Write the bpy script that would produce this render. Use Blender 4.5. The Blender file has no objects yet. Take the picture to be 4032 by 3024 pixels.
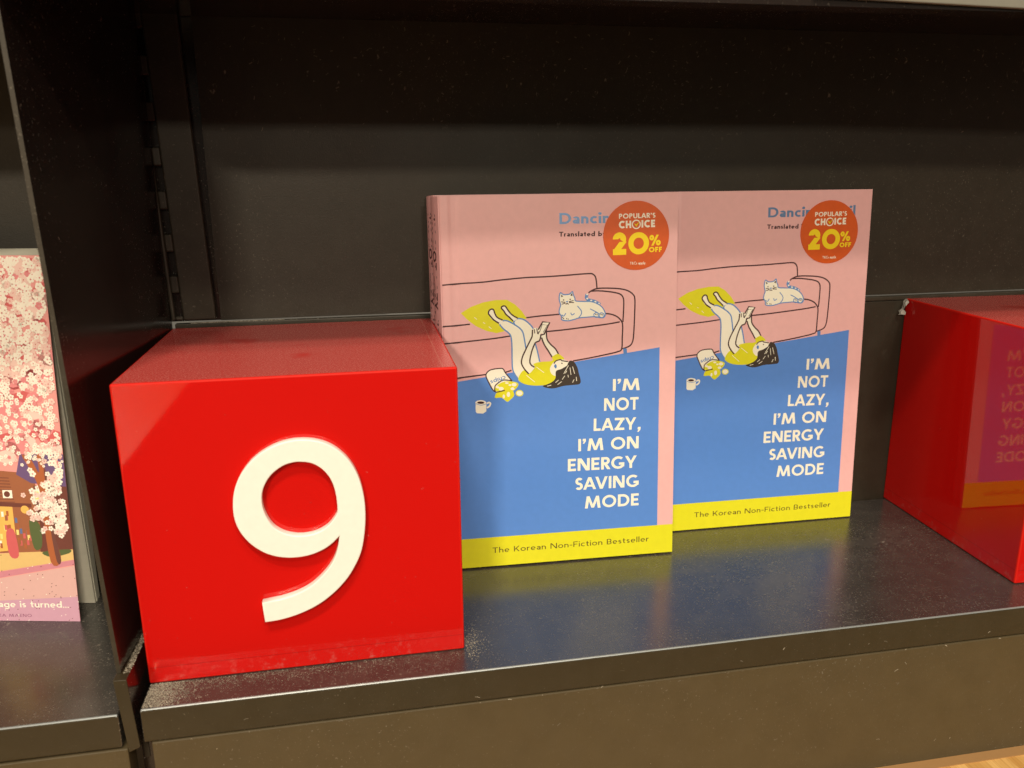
import bpy, bmesh, math, random
from mathutils import Vector, Matrix
from mathutils.geometry import tessellate_polygon
random.seed(7)
C = bpy.context.scene
S = 0.01                                   # the script is written in centimetres

# ------------------------------------------------------------------ camera
def cam_axes(yaw, pitch, roll):
    f = Vector((math.sin(yaw)*math.cos(pitch), math.cos(yaw)*math.cos(pitch), -math.sin(pitch)))
    r = Vector((math.cos(yaw), -math.sin(yaw), 0)); u = r.cross(f)
    return math.cos(roll)*r+math.sin(roll)*u, -math.sin(roll)*r+math.cos(roll)*u, f
cd = bpy.data.cameras.new('camera'); cam = bpy.data.objects.new('camera', cd); C.collection.objects.link(cam)
r_, u_, f_ = cam_axes(.1837, .2571, -.0079)
M = Matrix((r_, u_, -f_)).transposed().to_4x4(); M.translation = Vector((18.338, -31.389, 21.35))*S
cam.matrix_world = M
cd.sensor_fit = 'HORIZONTAL'; cd.sensor_width = 36; cd.lens = 3225.0/4032*36
cd.clip_start = .01; cd.clip_end = 100
cd.dof.use_dof = True; cd.dof.focus_distance = .425; cd.dof.aperture_fstop = 16
C.camera = cam

# ------------------------------------------------------------------ light
WARM = (1.0, .88, .68)
w = bpy.data.worlds.new('World'); C.world = w; w.use_nodes = True
nt = w.node_tree; bg = nt.nodes['Background']
tc = nt.nodes.new('ShaderNodeTexCoord'); mp = nt.nodes.new('ShaderNodeMapping'); mp.inputs['Scale'].default_value = (2.2, 2.2, 1.2)
vo = nt.nodes.new('ShaderNodeTexVoronoi'); vo.inputs['Scale'].default_value = 1.6
rp = nt.nodes.new('ShaderNodeValToRGB')
rp.color_ramp.elements[0].color = (.10*WARM[0], .10*WARM[1], .10*WARM[2], 1); rp.color_ramp.elements[1].color = (.40*WARM[0], .40*WARM[1], .40*WARM[2], 1)
sep = nt.nodes.new('ShaderNodeSeparateColor')
nt.links.new(tc.outputs['Generated'], mp.inputs['Vector']); nt.links.new(mp.outputs['Vector'], vo.inputs['Vector'])
nt.links.new(vo.outputs['Color'], sep.inputs['Color']); nt.links.new(sep.outputs[0], rp.inputs['Fac']); nt.links.new(rp.outputs['Color'], bg.inputs['Color'])
bg.inputs['Strength'].default_value = .78
def lamp(x, tan, watt, sx=.45, sy=.16, col=WARM):
    ld = bpy.data.lights.new('ceiling_lamp', 'AREA'); ld.shape = 'RECTANGLE'; ld.size = sx; ld.size_y = sy; ld.energy = watt; ld.color = col
    o = bpy.data.objects.new('ceiling_lamp', ld); C.collection.objects.link(o)
    p = Vector((x, -218/tan, 27.3+218))*S; o.location = p
    o.rotation_euler = (Vector((30*S, 6*S, .1))-p).to_track_quat('-Z', 'Y').to_euler()
lamp(40, 1.92, 20, .4, .14)
lamp(-25, 1.57, 46, .4, .07)
lamp(85, .885, 44)
lamp(-170, .43, 175, .6, .2)
lamp(140, .272, 125, .6, .3)
C.view_settings.view_transform = 'Standard'; C.view_settings.look = 'None'; C.view_settings.exposure = -.20; C.view_settings.gamma = 1
C.view_settings.use_curve_mapping = False

# ------------------------------------------------------------------ materials
class N:
    def __init__(s, name):
        s.m = bpy.data.materials.new(name); s.m.use_nodes = True; s.t = s.m.node_tree; s.b = s.t.nodes['Principled BSDF']
    def n(s, typ, **kw):
        x = s.t.nodes.new(typ)
        for k, v in kw.items():
            if hasattr(x, k): setattr(x, k, v)
            else: x.inputs[k.replace('_', ' ')].default_value = v
        return x
    def l(s, a, b): s.t.links.new(a, b)
    def coords(s, scale=(1, 1, 1), rot=(0, 0, 0)):
        t = s.n('ShaderNodeTexCoord'); m = s.n('ShaderNodeMapping'); m.inputs['Scale'].default_value = scale; m.inputs['Rotation'].default_value = rot
        s.l(t.outputs['Object'], m.inputs['Vector']); return m.outputs['Vector']
    def noise(s, scale, detail=2, rough=.5, vec=None):
        x = s.n('ShaderNodeTexNoise'); x.inputs['Scale'].default_value = scale; x.inputs['Detail'].default_value = detail; x.inputs['Roughness'].default_value = rough
        s.l(vec or s.coords(), x.inputs['Vector']); return x.outputs['Fac']
    def ramp(s, v, a, b, lo=0., hi=1.):
        x = s.n('ShaderNodeMapRange'); x.interpolation_type = 'SMOOTHSTEP'
        for k, q in zip(('From Min', 'From Max', 'To Min', 'To Max'), (a, b, lo, hi)): x.inputs[k].default_value = q
        s.l(v, x.inputs['Value']); return x.outputs['Result']
    def math(s, op, a, b):
        x = s.n('ShaderNodeMath', operation=op)
        for i, q in enumerate((a, b)):
            if isinstance(q, (int, float)): x.inputs[i].default_value = q
            else: s.l(q, x.inputs[i])
        return x.outputs[0]
    def mix(s, f, a, b):
        x = s.n('ShaderNodeMix', data_type='RGBA')
        if isinstance(f, (int, float)): x.inputs['Factor'].default_value = f
        else: s.l(f, x.inputs['Factor'])
        for k, q in ((6, a), (7, b)):
            if isinstance(q, tuple): x.inputs[k].default_value = (*q, 1)
            else: s.l(q, x.inputs[k])
        return x.outputs[2]
    def bump(s, h, strength, dist):
        x = s.n('ShaderNodeBump'); x.inputs['Strength'].default_value = strength; x.inputs['Distance'].default_value = dist
        s.l(h, x.inputs['Height']); s.l(x.outputs[0], s.b.inputs['Normal'])

DUST = (.27, .24, .20)
def paper(name, col, rough=.42, var=.06, spec=.45):
    k = N(name); n = k.noise(260, 3)
    a = tuple(c*(1-var) for c in col); b = tuple(min(1, c*(1+var)) for c in col)
    k.l(k.mix(n, a, b), k.b.inputs['Base Color'])
    k.b.inputs['Specular IOR Level'].default_value = spec
    k.l(k.ramp(k.noise(35, 3), .3, .7, rough-.05, rough+.06), k.b.inputs['Roughness'])
    k.bump(k.noise(2200, 2), .05, .0002)
    return k.m
def metal(name, col, rough, speck=.5, specklo=.66, film=.0, scratch=.3, grain=.25, spec=.5, flakes=0.):
    """black stove-enamelled sheet: fine grain, dust specks, pale scuffs and a thin film of dust"""
    k = N(name)
    big = k.noise(9, 3, .6)
    d1 = k.ramp(k.noise(900, 2, .6), specklo, specklo+.09)
    d2 = k.ramp(k.noise(330, 3, .65), specklo+.02, specklo+.12)
    specks = k.math('MAXIMUM', d1, d2)
    specks = k.math('MULTIPLY', specks, k.ramp(big, .38, .62, .15, 1.))
    sc = k.ramp(k.noise(1, 3, .7, k.coords((700, 60, 260), (.3, .5, .9))), .70, .78)
    sc2 = k.ramp(k.noise(1, 3, .7, k.coords((60, 520, 300), (.8, .2, -.5))), .71, .79)
    sc = k.math('MULTIPLY', k.math('MAXIMUM', sc, sc2), k.ramp(k.noise(14, 2), .45, .65))
    mask = k.math('ADD', k.math('MULTIPLY', specks, speck), k.math('MULTIPLY', sc, scratch))
    mask = k.math('ADD', mask, k.math('MULTIPLY', k.ramp(k.noise(70, 6, .75), .1, .9), film))
    if flakes:
        t2 = k.n('ShaderNodeTexCoord'); z2 = k.n('ShaderNodeSeparateXYZ'); k.l(t2.outputs['Object'], z2.inputs[0])
        fl = k.ramp(k.noise(1, 3, .62, k.coords((240, 240, 150), (0, .6, 0))), .64, .74)
        fl = k.math('MULTIPLY', fl, k.math('MULTIPLY', k.ramp(z2.outputs[2], .215, .265, .05, 1.), k.ramp(z2.outputs[2], .283, .276)))
        mask = k.math('ADD', mask, k.math('MULTIPLY', fl, flakes))
    mask = k.math('MINIMUM', mask, 1.)
    base = k.mix(k.noise(60, 3), tuple(c*.85 for c in col), tuple(c*1.15 for c in col))
    k.l(k.mix(mask, base, DUST), k.b.inputs['Base Color'])
    k.b.inputs['Specular IOR Level'].default_value = spec
    k.l(k.math('ADD', k.ramp(big, .3, .7, rough-.04, rough+.05), k.math('MULTIPLY', mask, .5)), k.b.inputs['Roughness'])
    k.bump(k.noise(1700, 2), grain, .00015)
    return k.m
def acrylic(name, col, rough=.06):
    """glossy red sheet; dust settles on faces that look up"""
    k = N(name)
    g = k.n('ShaderNodeNewGeometry'); sx = k.n('ShaderNodeSeparateXYZ'); k.l(g.outputs['Normal'], sx.inputs[0])
    up = k.ramp(sx.outputs[2], .8, .98)
    patch = k.ramp(k.noise(22, 4, .6), .30, .40, .35, 1.)
    fib = k.ramp(k.noise(1, 4, .7, k.coords((1900, 900, 900), (0, 0, .7))), .42, .72)
    fib2 = k.ramp(k.noise(1, 4, .7, k.coords((900, 1900, 900), (0, 0, .3))), .42, .72)
    dust = k.math('MULTIPLY', k.math('MULTIPLY', up, patch), k.math('ADD', k.math('MULTIPLY', k.math('MAXIMUM', fib, fib2), .40), .08))
    side = k.math('MULTIPLY', k.ramp(k.noise(420, 3, .7), .66, .76), k.ramp(k.noise(30, 3), .45, .7, .0, .5))
    tt = k.n('ShaderNodeTexCoord'); zz = k.n('ShaderNodeSeparateXYZ'); k.l(tt.outputs['Object'], zz.inputs[0])
    low = k.math('MULTIPLY', k.ramp(k.noise(240, 4, .7), .5, .75), k.ramp(zz.outputs[2], 0., .014, .22, 0.))
    mask = k.math('MINIMUM', k.math('ADD', k.math('ADD', dust, side), low), 1.)
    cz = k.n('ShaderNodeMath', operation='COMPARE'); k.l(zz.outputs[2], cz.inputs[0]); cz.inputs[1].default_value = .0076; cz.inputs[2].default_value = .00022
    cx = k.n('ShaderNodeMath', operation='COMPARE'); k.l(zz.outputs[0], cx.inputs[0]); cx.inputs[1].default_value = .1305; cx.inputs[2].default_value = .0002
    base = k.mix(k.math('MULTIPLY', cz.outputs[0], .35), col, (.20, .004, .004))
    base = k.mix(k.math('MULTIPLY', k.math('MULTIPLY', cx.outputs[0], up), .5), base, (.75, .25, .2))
    k.l(k.mix(mask, base, (.40, .33, .30)), k.b.inputs['Base Color'])
    k.l(k.math('ADD', k.math('MULTIPLY', mask, .75), rough), k.b.inputs['Roughness'])
    k.b.inputs['Specular IOR Level'].default_value = .5
    return k.m
def flat(name, col, rough=.5, spec=.4, metallic=0.):
    k = N(name); n = k.noise(300, 2)
    k.l(k.mix(n, tuple(c*.96 for c in col), tuple(min(1, c*1.04) for c in col)), k.b.inputs['Base Color'])
    k.b.inputs['Roughness'].default_value = rough; k.b.inputs['Specular IOR Level'].default_value = spec; k.b.inputs['Metallic'].default_value = metallic
    return k.m
MAT = dict(
    pink=paper('pink_cover', (.79, .445, .455)), blue=paper('blue_print', (.095, .245, .68)), yellow=paper('yellow_print', (.71, .68, .014)),
    cream=paper('cream_print', (.88, .84, .72), .42, .02), ink=flat('dark_ink', (.055, .018, .022), .45), ink2=flat('hair_ink', (.045, .032, .026), .5),
    blueline=flat('blue_ink', (.12, .26, .58), .45), blue2=flat('blue_ink_deep', (.09, .22, .55), .45), foil=flat('blue_foil', (.17, .30, .55), .28, .6, .35),
    brown=flat('brown_ink', (.10, .065, .012), .5), orange=paper('orange_sticker', (.66, .10, .011), .42, .10), gold=flat('sticker_yellow', (.93, .70, .012), .45),
    pages=None, red=acrylic('red_acrylic', (.56, .0062, .0042), .035), rededge=flat('red_acrylic_edge', (.60, .012, .006), .5, .15), white=flat('white_acrylic', (.86, .85, .81), .28, .5),
    deck=metal('shelf_black', (.024, .023, .023), .22, .75, .61, .12, .6, .08, 1.0),
    lip=metal('shelf_front', (.030, .0225, .0105), .42, .5, .66, .04, .6, .18, .4),
    kick=metal('kick_bounce_tint', (.068, .050, .024), .45, .5, .66, .04, .7, .18, .4),  # same paint as the shelf front; paler brown stands in for floor bounce
    back=metal('back_black', (.023, .0175, .0105), .50, .30, .64, .045, .40, .5, .4, .8),
    side=metal('side_black', (.013, .008, .007), .17, .45, .65, .02, 1.0, .10, .45),
    post=metal('post_black', (.026, .020, .0125), .45, .3, .64, .10, .4, .25, .35),
    edge_highlight=flat('shelf_edge_highlight', (.24, .26, .27), .36, .6, .3), dustm=flat('dust', (.36, .32, .26), .9, .1), dustd=flat('dust_dark', (.17, .15, .12), .9, .1),
    strip=flat('price_strip', (.20, .19, .16), .4), film=flat('clear_film', (.42, .40, .37), .12, .9))
def page_mat():
    k = N('page_edges'); v = k.noise(1, 3, .6, k.coords((30, 2600, 30)))
    k.l(k.mix(v, (.62, .59, .49), (.78, .75, .63)), k.b.inputs['Base Color']); k.b.inputs['Roughness'].default_value = .8; return k.m
MAT['pages'] = page_mat()
def floor_mat():
    k = N('bamboo_floor'); x = k.n('ShaderNodeTexCoord'); sx = k.n('ShaderNodeSeparateXYZ'); k.l(x.outputs['Object'], sx.inputs[0])
    a = k.math('FLOOR', k.math('DIVIDE', sx.outputs[0], .0042), 0.); b = k.math('FLOOR', k.math('DIVIDE', k.math('ADD', sx.outputs[1], k.math('MULTIPLY', a, .37)), .11), 0.)
    cx = k.n('ShaderNodeCombineXYZ'); k.l(a, cx.inputs[0]); k.l(b, cx.inputs[1])
    wn = k.n('ShaderNodeTexWhiteNoise'); k.l(cx.outputs[0], wn.inputs['Vector'])
    g = k.noise(1, 4, .6, k.coords((1800, 60, 60)))
    c1 = k.mix(wn.outputs['Value'], (.52, .27, .075), (.74, .46, .17)); k.l(k.mix(k.ramp(g, .45, .8), c1, (.42, .21, .055)), k.b.inputs['Base Color'])
    k.b.inputs['Roughness'].default_value = .35
    return k.m
MAT['floor'] = floor_mat()
MAT['added_dark'] = flat('added_dark_carpet', (.035, .030, .026), .95, .1)
MAT['floor_band_dark'] = flat('dark_floor_strip', (.34, .19, .08), .4)

# ------------------------------------------------------------------ mesh helpers
class MB:
    """collects faces, in centimetres, with a material per face"""
    def __init__(s): s.v = []; s.f = []; s.mi = []; s.mats = []
    def mat(s, m):
        if m not in s.mats: s.mats.append(m)
        return s.mats.index(m)
    def face(s, pts, m):
        b = len(s.v); s.v += [tuple(p) for p in pts]; s.f.append(tuple(range(b, b+len(pts)))); s.mi.append(s.mat(m))
    def hexa(s, p, m):                              # p: 4 bottom, 4 top, counter-clockwise from above
        b = len(s.v); s.v += [tuple(q) for q in p]; k = s.mat(m)
        for q in ((3, 2, 1, 0), (4, 5, 6, 7), (0, 1, 5, 4), (1, 2, 6, 5), (2, 3, 7, 6), (3, 0, 4, 7)):
            s.f.append(tuple(b+i for i in q)); s.mi.append(k)
    def box(s, x0, x1, y0, y1, z0, z1, m): s.hexa([(x0, y0, z0), (x1, y0, z0), (x1, y1, z0), (x0, y1, z0), (x0, y0, z1), (x1, y0, z1), (x1, y1, z1), (x0, y1, z1)], m)
    def build(s, name, parent=None, bevel=0, seg=2, smooth=False):
        me = bpy.data.meshes.new(name); me.from_pydata([Vector(p)*S for p in s.v], [], s.f)
        for m in s.mats: me.materials.append(MAT[m])
        me.polygons.foreach_set('material_index', s.mi)
        if bevel:
            bm = bmesh.new(); bm.from_mesh(me)
            bmesh.ops.bevel(bm, geom=[e for e in bm.edges if e.is_manifold and e.calc_face_angle(0) > .5], offset=bevel*S, segments=seg, affect='EDGES', profile=.5)
            bm.to_mesh(me); bm.free()
        if smooth: me.polygons.foreach_set('use_smooth', [True]*len(me.polygons))
        o = bpy.data.objects.new(name, me); C.collection.objects.link(o)
        if parent: o.parent = parent
        return o
def tag(o, label=None, cat=None, group=None, kind=None):
    for k, v in (('label', label), ('category', cat), ('group', group), ('kind', kind)):
        if v: o[k] = v
    return o
def empty(name, label, cat, m=None, group=None):
    o = bpy.data.objects.new(name, None); C.collection.objects.link(o); o.empty_display_size = .03
    if m is not None: o.matrix_world = m
    return tag(o, label, cat, group)
def frame(x, y, yaw, lean=0.):
    ex = Vector((math.cos(yaw), math.sin(yaw), 0)); ey = Vector((-math.sin(yaw), math.cos(yaw), 0)); up = math.sin(lean)*ey+math.cos(lean)*Vector((0, 0, 1))
    wd = up.cross(ex); m = Matrix((ex, wd, up)).transposed().to_4x4(); m.translation = Vector((x, y, 0))*S
    return m
def smooth_pts(p, closed=False, n=4):
    if len(p) < 3: return p
    r = []; L = len(p); rng = range(L if closed else L-1)
    for i in rng:
        g = (lambda j: p[j % L]) if closed else (lambda j: p[min(max(j, 0), L-1)])
        a, b, c, d = g(i-1), g(i), g(i+1), g(i+2)
        for k in range(n):
            t = k/n
            r.append(tuple(.5*((2*b[q])+(-a[q]+c[q])*t+(2*a[q]-5*b[q]+4*c[q]-d[q])*t*t+(-a[q]+3*b[q]-3*c[q]+d[q])*t**3) for q in (0, 1)))
    if not closed: r.append(tuple(p[-1]))
    return r
def strip(p, w, closed=False):
    """quads of a stroke of width w along p"""
    L = len(p); o = []
    for i in range(L):
        a = p[(i-1) % L] if closed or i else p[0]; b = p[(i+1) % L] if closed or i < L-1 else p[-1]
        d = Vector((b[0]-a[0], b[1]-a[1])); d = d.normalized() if d.length else Vector((1, 0)); n = Vector((-d.y, d.x))*w/2
        o.append(((p[i][0]+n.x, p[i][1]+n.y), (p[i][0]-n.x, p[i][1]-n.y)))
    return [[o[i][1], o[(i+1) % L][1], o[(i+1) % L][0], o[i][0]] for i in range(L if closed else L-1)]
KERN = {'SA': .10, 'AV': .17, 'LA': .07, 'AZ': .05, 'ZY': .07, 'RG': .03, 'GY': .07, 'VI': .03, 'OT': .05, 'LY': .1, 'PU': 0., 'AR': .04}
STEP = .0007                                  # print layers lie a few microns above one another
class Print(MB):
    """printed shapes on a flat face: u, v -> (u, -depth, v)"""
    def __init__(s, lift=.0015): super().__init__(); s.boxes = []; s.lift = lift
    def put(s, quads, m):
        us = [q[0] for f in quads for q in f]; vs = [q[1] for f in quads for q in f]; bb = (min(us), min(vs), max(us), max(vs))
        lay = 1+max([l for b, l in s.boxes if b[0] <= bb[2] and b[2] >= bb[0] and b[1] <= bb[3] and b[3] >= bb[1]], default=0)
        s.boxes.append((bb, lay)); y = -(s.lift+lay*STEP)
        for f in quads:
            ar = sum(f[i][0]*f[(i+1) % len(f)][1]-f[(i+1) % len(f)][0]*f[i][1] for i in range(len(f)))
            s.face([(q[0], y, q[1]) for q in (f if ar > 0 else f[::-1])], m)
    def fill(s, p, m, smooth=True):
        if smooth: p = smooth_pts([tuple(q) for q in p], True)
        t = tessellate_polygon([[Vector((q[0], q[1], 0)) for q in p]]); s.put([[p[i] for i in f] for f in t], m)
    def line(s, p, m, w, closed=False): s.put(strip(smooth_pts([tuple(q) for q in p], closed), w, closed), m)
    def disc(s, x, y, r, m, n=40): s.put([[(x, y), (x+r*math.cos(2*math.pi*i/n), y+r*math.sin(2*math.pi*i/n)), (x+r*math.cos(2*math.pi*(i+1)/n), y+r*math.sin(2*math.pi*(i+1)/n))] for i in range(n)], m)
    def text(s, t, p0, p1, cap, w, m, gmax=.14):
        """lettering from p0 to p1 along the baseline, cap height cap, stroke w of the cap height"""
        gl = [glyph(c, w) for c in t]
        gl = [(g[0]-KERN.get(t[i:i+2], 0), g[1]) for i, g in enumerate(gl)]; tot = sum(g[0] for g in gl)*cap; d = Vector((p1[0]-p0[0], p1[1]-p0[1])); n = max(1, len(t)-1)
        gap = (d.length-tot)/n; k = 1.
        if gap > gmax*cap: k = min(1.4, (d.length-gmax*cap*n)/tot); gap = (d.length-tot*k)/n
        if gap < .02*cap: k = (d.length-.05*cap*n)/tot; gap = .05*cap
        d.normalize(); q = Vector((-d.y, d.x)); x = 0
        for adv, polys in gl:
            for g in polys: s.put([[tuple(Vector(p0)+d*(x+a*cap*k)+q*(b*cap)) for a, b in f] for f in g], m)
            x += adv*cap*k+gap
# ---- stroke lettering: each glyph is (advance, [stroke -> list of polygons]) in units of the cap height
def glyph(ch, w):
    h = w/2; P = []
    def R(x0, y0, x1, y1): P.append([[(x0, y0), (x1, y0), (x1, y1), (x0, y1)]])
    def H(x0, y0, x1, y1, k=1.08):
        a = w*k/2; P.append([[(x0-a, y0), (x0+a, y0), (x1+a, y1), (x1-a, y1)]])
    def A(cx, cy, rx, ry, a0, a1, n=18, ww=None):
        g = (ww or w)/2; t = [math.radians(a0+(a1-a0)*i/n) for i in range(n+1)]
        P.append([[(cx+(rx-g)*math.cos(t[i]), cy+(ry-g)*math.sin(t[i])), (cx+(rx+g)*math.cos(t[i]), cy+(ry+g)*math.sin(t[i])),
                   (cx+(rx+g)*math.cos(t[i+1]), cy+(ry+g)*math.sin(t[i+1])), (cx+(rx-g)*math.cos(t[i+1]), cy+(ry-g)*math.sin(t[i+1]))] for i in range(n)])
    def DOT(x, y, r): A(x, y, r/2, r/2, 0, 360, 10, r)
    def ESS(W, hh):
        r = (hh-w)/4; u = hh-h-r; l = h+r
        A(W/2+.01, u, W/2-h, r, 35, 270); A(W/2-.01, l, W/2-h, r, 90, -145)
    X = .66
    if ch == ' ': return .30, P
    if ch == 'I': W = w; R(0, 0, w, 1)
    elif ch == 'L': W = .52; R(0, 0, w, 1); R(w, 0, W, w)
    elif ch == 'T': W = .68; R(0, 1-w, W, 1); R(W/2-h, 0, W/2+h, 1-w)
    elif ch in 'EF':
        W = .56; R(0, 0, w, 1); R(w, 1-w, W, 1); R(w, .5-h, W-.05, .5+h)
        if ch == 'E': R(w, 0, W, w)
    elif ch == 'H': W = .76; R(0, 0, w, 1); R(W-w, 0, W, 1); R(w, .5-h, W-w, .5+h)
    elif ch == 'N': W = .84; R(0, 0, w, 1); R(W-w, 0, W, 1); H(W-w*.72, 0, w*.72, 1, 1.35)
    elif ch == 'M': W = 1.12; H(h, 0, .22, 1); H(W-h, 0, W-.22, 1); H(W/2, .04, .23, 1, 1.0); H(W/2, .04, W-.23, 1, 1.0)
    elif ch == 'A': W = .92; H(h, 0, W/2, 1); H(W-h, 0, W/2, 1); R(.2, .22, W-.2, .22+w*.85)
    elif ch == 'V': W = .88; H(W/2, 0, h, 1); H(W/2, 0, W-h, 1)
    elif ch == 'Y': W = .82; H(W/2, .38, h, 1); H(W/2, .38, W-h, 1); R(W/2-h, 0, W/2+h, .44)
    elif ch == 'Z': W = .72; R(0, 0, W, w); R(0, 1-w, W, 1); H(w*.75, w*.6, W-w*.75, 1-w*.6, 1.25)
    elif ch == 'K': W = .70; R(0, 0, w, 1); H(w*.9, .34, W-h, 1, 1.25); H(W-h, 0, .26, .58, 1.25)
    elif ch == 'O': W = 1.02; A(W/2, .5, W/2-h, .51-h, 0, 360, 40)
    elif ch == 'D': W = .84; R(0, 0, w, 1); R(w, 1-w, .36, 1); R(w, 0, .36, w); A(.36, .5, W-.36-h, .5-h, -90, 90)
    elif ch in 'PRB':
        W = .62; lo = .40; R(0, 0, w, 1); R(w, 1-w, .34, 1); R(w, lo, .34, lo+w*.9); A(.34, (1+lo)/2, W-.36-h, (1-lo)/2-h, -90, 90)
        if ch == 'R': H(W-h*.8, 0, .30, lo+.03, 1.2)
        if ch == 'B': R(w, 0, .34, w); A(.34, (lo+w)/2, W-.34-h, (lo+w)/2-h, -90, 90)
    elif ch == 'G': W = .92; A(.49, .5, .49-h, .51-h, 48, 318, 30); R(.54, .5-w, W, .5); R(W-w, .16, W, .5-w)
    elif ch == 'C': W = .82; A(.49, .5, .49-h, .51-h, 48, 312, 30)
    elif ch == 'S': W = .56; ESS(W, 1.0)
    elif ch == 'U': W = .76; R(0, .36, w, 1); R(W-w, .36, W, 1); A(W/2, .36, W/2-h, .37-h, 180, 360)
    elif ch == '2': W = .62; A(.31, .70, .31-h, .30-h, 180, -35); R(0, 0, W, w); H(w*.62, w*.7, W-w*.55, .58, 1.28)
    elif ch == '0': W = .93; A(W/2, .5, W/2-h, .5-h, 0, 360, 40)
    elif ch == '%': W = 1.12; A(.24, .74, .24-h*.8, .26-h*.8, 0, 360, 24, w*.8); A(.88, .26, .24-h*.8, .26-h*.8, 0, 360, 24, w*.8); H(.30, 0, .82, 1, .95)
    elif ch == '&': W = .72; A(.30, .76, .19-h*.5, .22-h*.5, 0, 360, 16, w*.8); A(.30, .28, .30-h, .28-h, 40, 320, 20, w*.9); H(.66, 0, .24, .62, 1)
    elif ch == '\u2019': W = w*1.15; P.append([[(0, .80), (w*1.15, .80), (w*1.15, 1), (0, 1)]]); P.append([[(0, .60), (w*.55, .60), (w*1.15, .80), (w*.45, .80)]])
    elif ch == ',': W = w*1.2; P.append([[(w*.1, 0), (w*1.2, 0), (w*1.2, w*1.05), (w*.1, w*1.05)]]); P.append([[(-.02, -.2), (w*.5, -.2), (w*1.2, 0), (w*.45, 0)]])
    elif ch == '.': W = w; R(0, 0, w, w)
    elif ch == '-': W = .34; R(0, .32, W, .32+w)
    elif ch == 'a': W = .50; R(W-w, 0, W, .44); A(W/2, .43, W/2-h, X-.43-h, 0, 150); A(W/2-.015, .20, W/2-.02-h, .20-h, 0, 360, 20)
    elif ch == 'b': W = .62; R(0, 0, w, 1.05); A(.31, .33, .31-h, .33-h, 0, 360, 24)
    elif ch == 'd': W = .62; R(W-w, 0, W, 1.05); A(.31, .33, .31-h, .33-h, 0, 360, 24)
    elif ch == 'p': W = .62; R(0, -.28, w, X); A(.31, .33, .31-h, .33-h, 0, 360, 24)
    elif ch == 'g': W = .62; R(W-w, -.02, W, X); A(.31, .33, .31-h, .33-h, 0, 360, 24); A(W/2, -.02, W/2-h, .27-h, 0, -150)
    elif ch == 'c': W = .52; A(.32, .33, .32-h, .34-h, 50, 310)
    elif ch == 'e': W = .60; A(.30, .33, .30-h, .34-h, 0, 312); R(w*.7, .33-h*.8, W-h*.4, .33+h*.7)
    elif ch == 'f': W = .36; R(.12, 0, .12+w, .80); R(0, X-w*.8, W, X); A(.12+.2, .80, .2-h, .25-h, 60, 180)
    elif ch in 'hn': W = .54; R(0, 0, w, 1.05 if ch == 'h' else X); A(W/2, X-W/2, W/2-h, W/2-h, 0, 180); R(W-w, 0, W, X-W/2)
    elif ch == 'u': W = .54; R(W-w, 0, W, X); A(W/2, W/2, W/2-h, W/2-h, 180, 360); R(0, W/2, w, X)
    elif ch == 'i': W = w; R(0, 0, w, X); DOT(h, .88, w*.68)
    elif ch == 'l': W = w; R(0, 0, w, 1.05)
    elif ch == 'k': W = .52; R(0, 0, w, 1.05); H(w, .24, W-h, X, 1.3); H(W-h, 0, .22, .40, 1.3)
    elif ch == 'o': W = .66; A(.33, .33, .33-h, .34-h, 0, 360, 26)
    elif ch == 'r': W = .36; R(0, 0, w, X); A(.26, .40, .26-h, X-.40-h, 62, 180)
    elif ch == 's': W = .42; ESS(W, X)
    elif ch == 't': W = .38; R(.10, .14, .10+w, .90); R(0, X-w*.9, W, X); A(.10+.20, .19, .20-h, .19-h, 180, 290)
    elif ch == 'y': W = .56; H(W/2, 0, h, X, 1.1); H(.12, -.28, W-h, X, 1.1)
    else: W = .5
    return W, P

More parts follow.
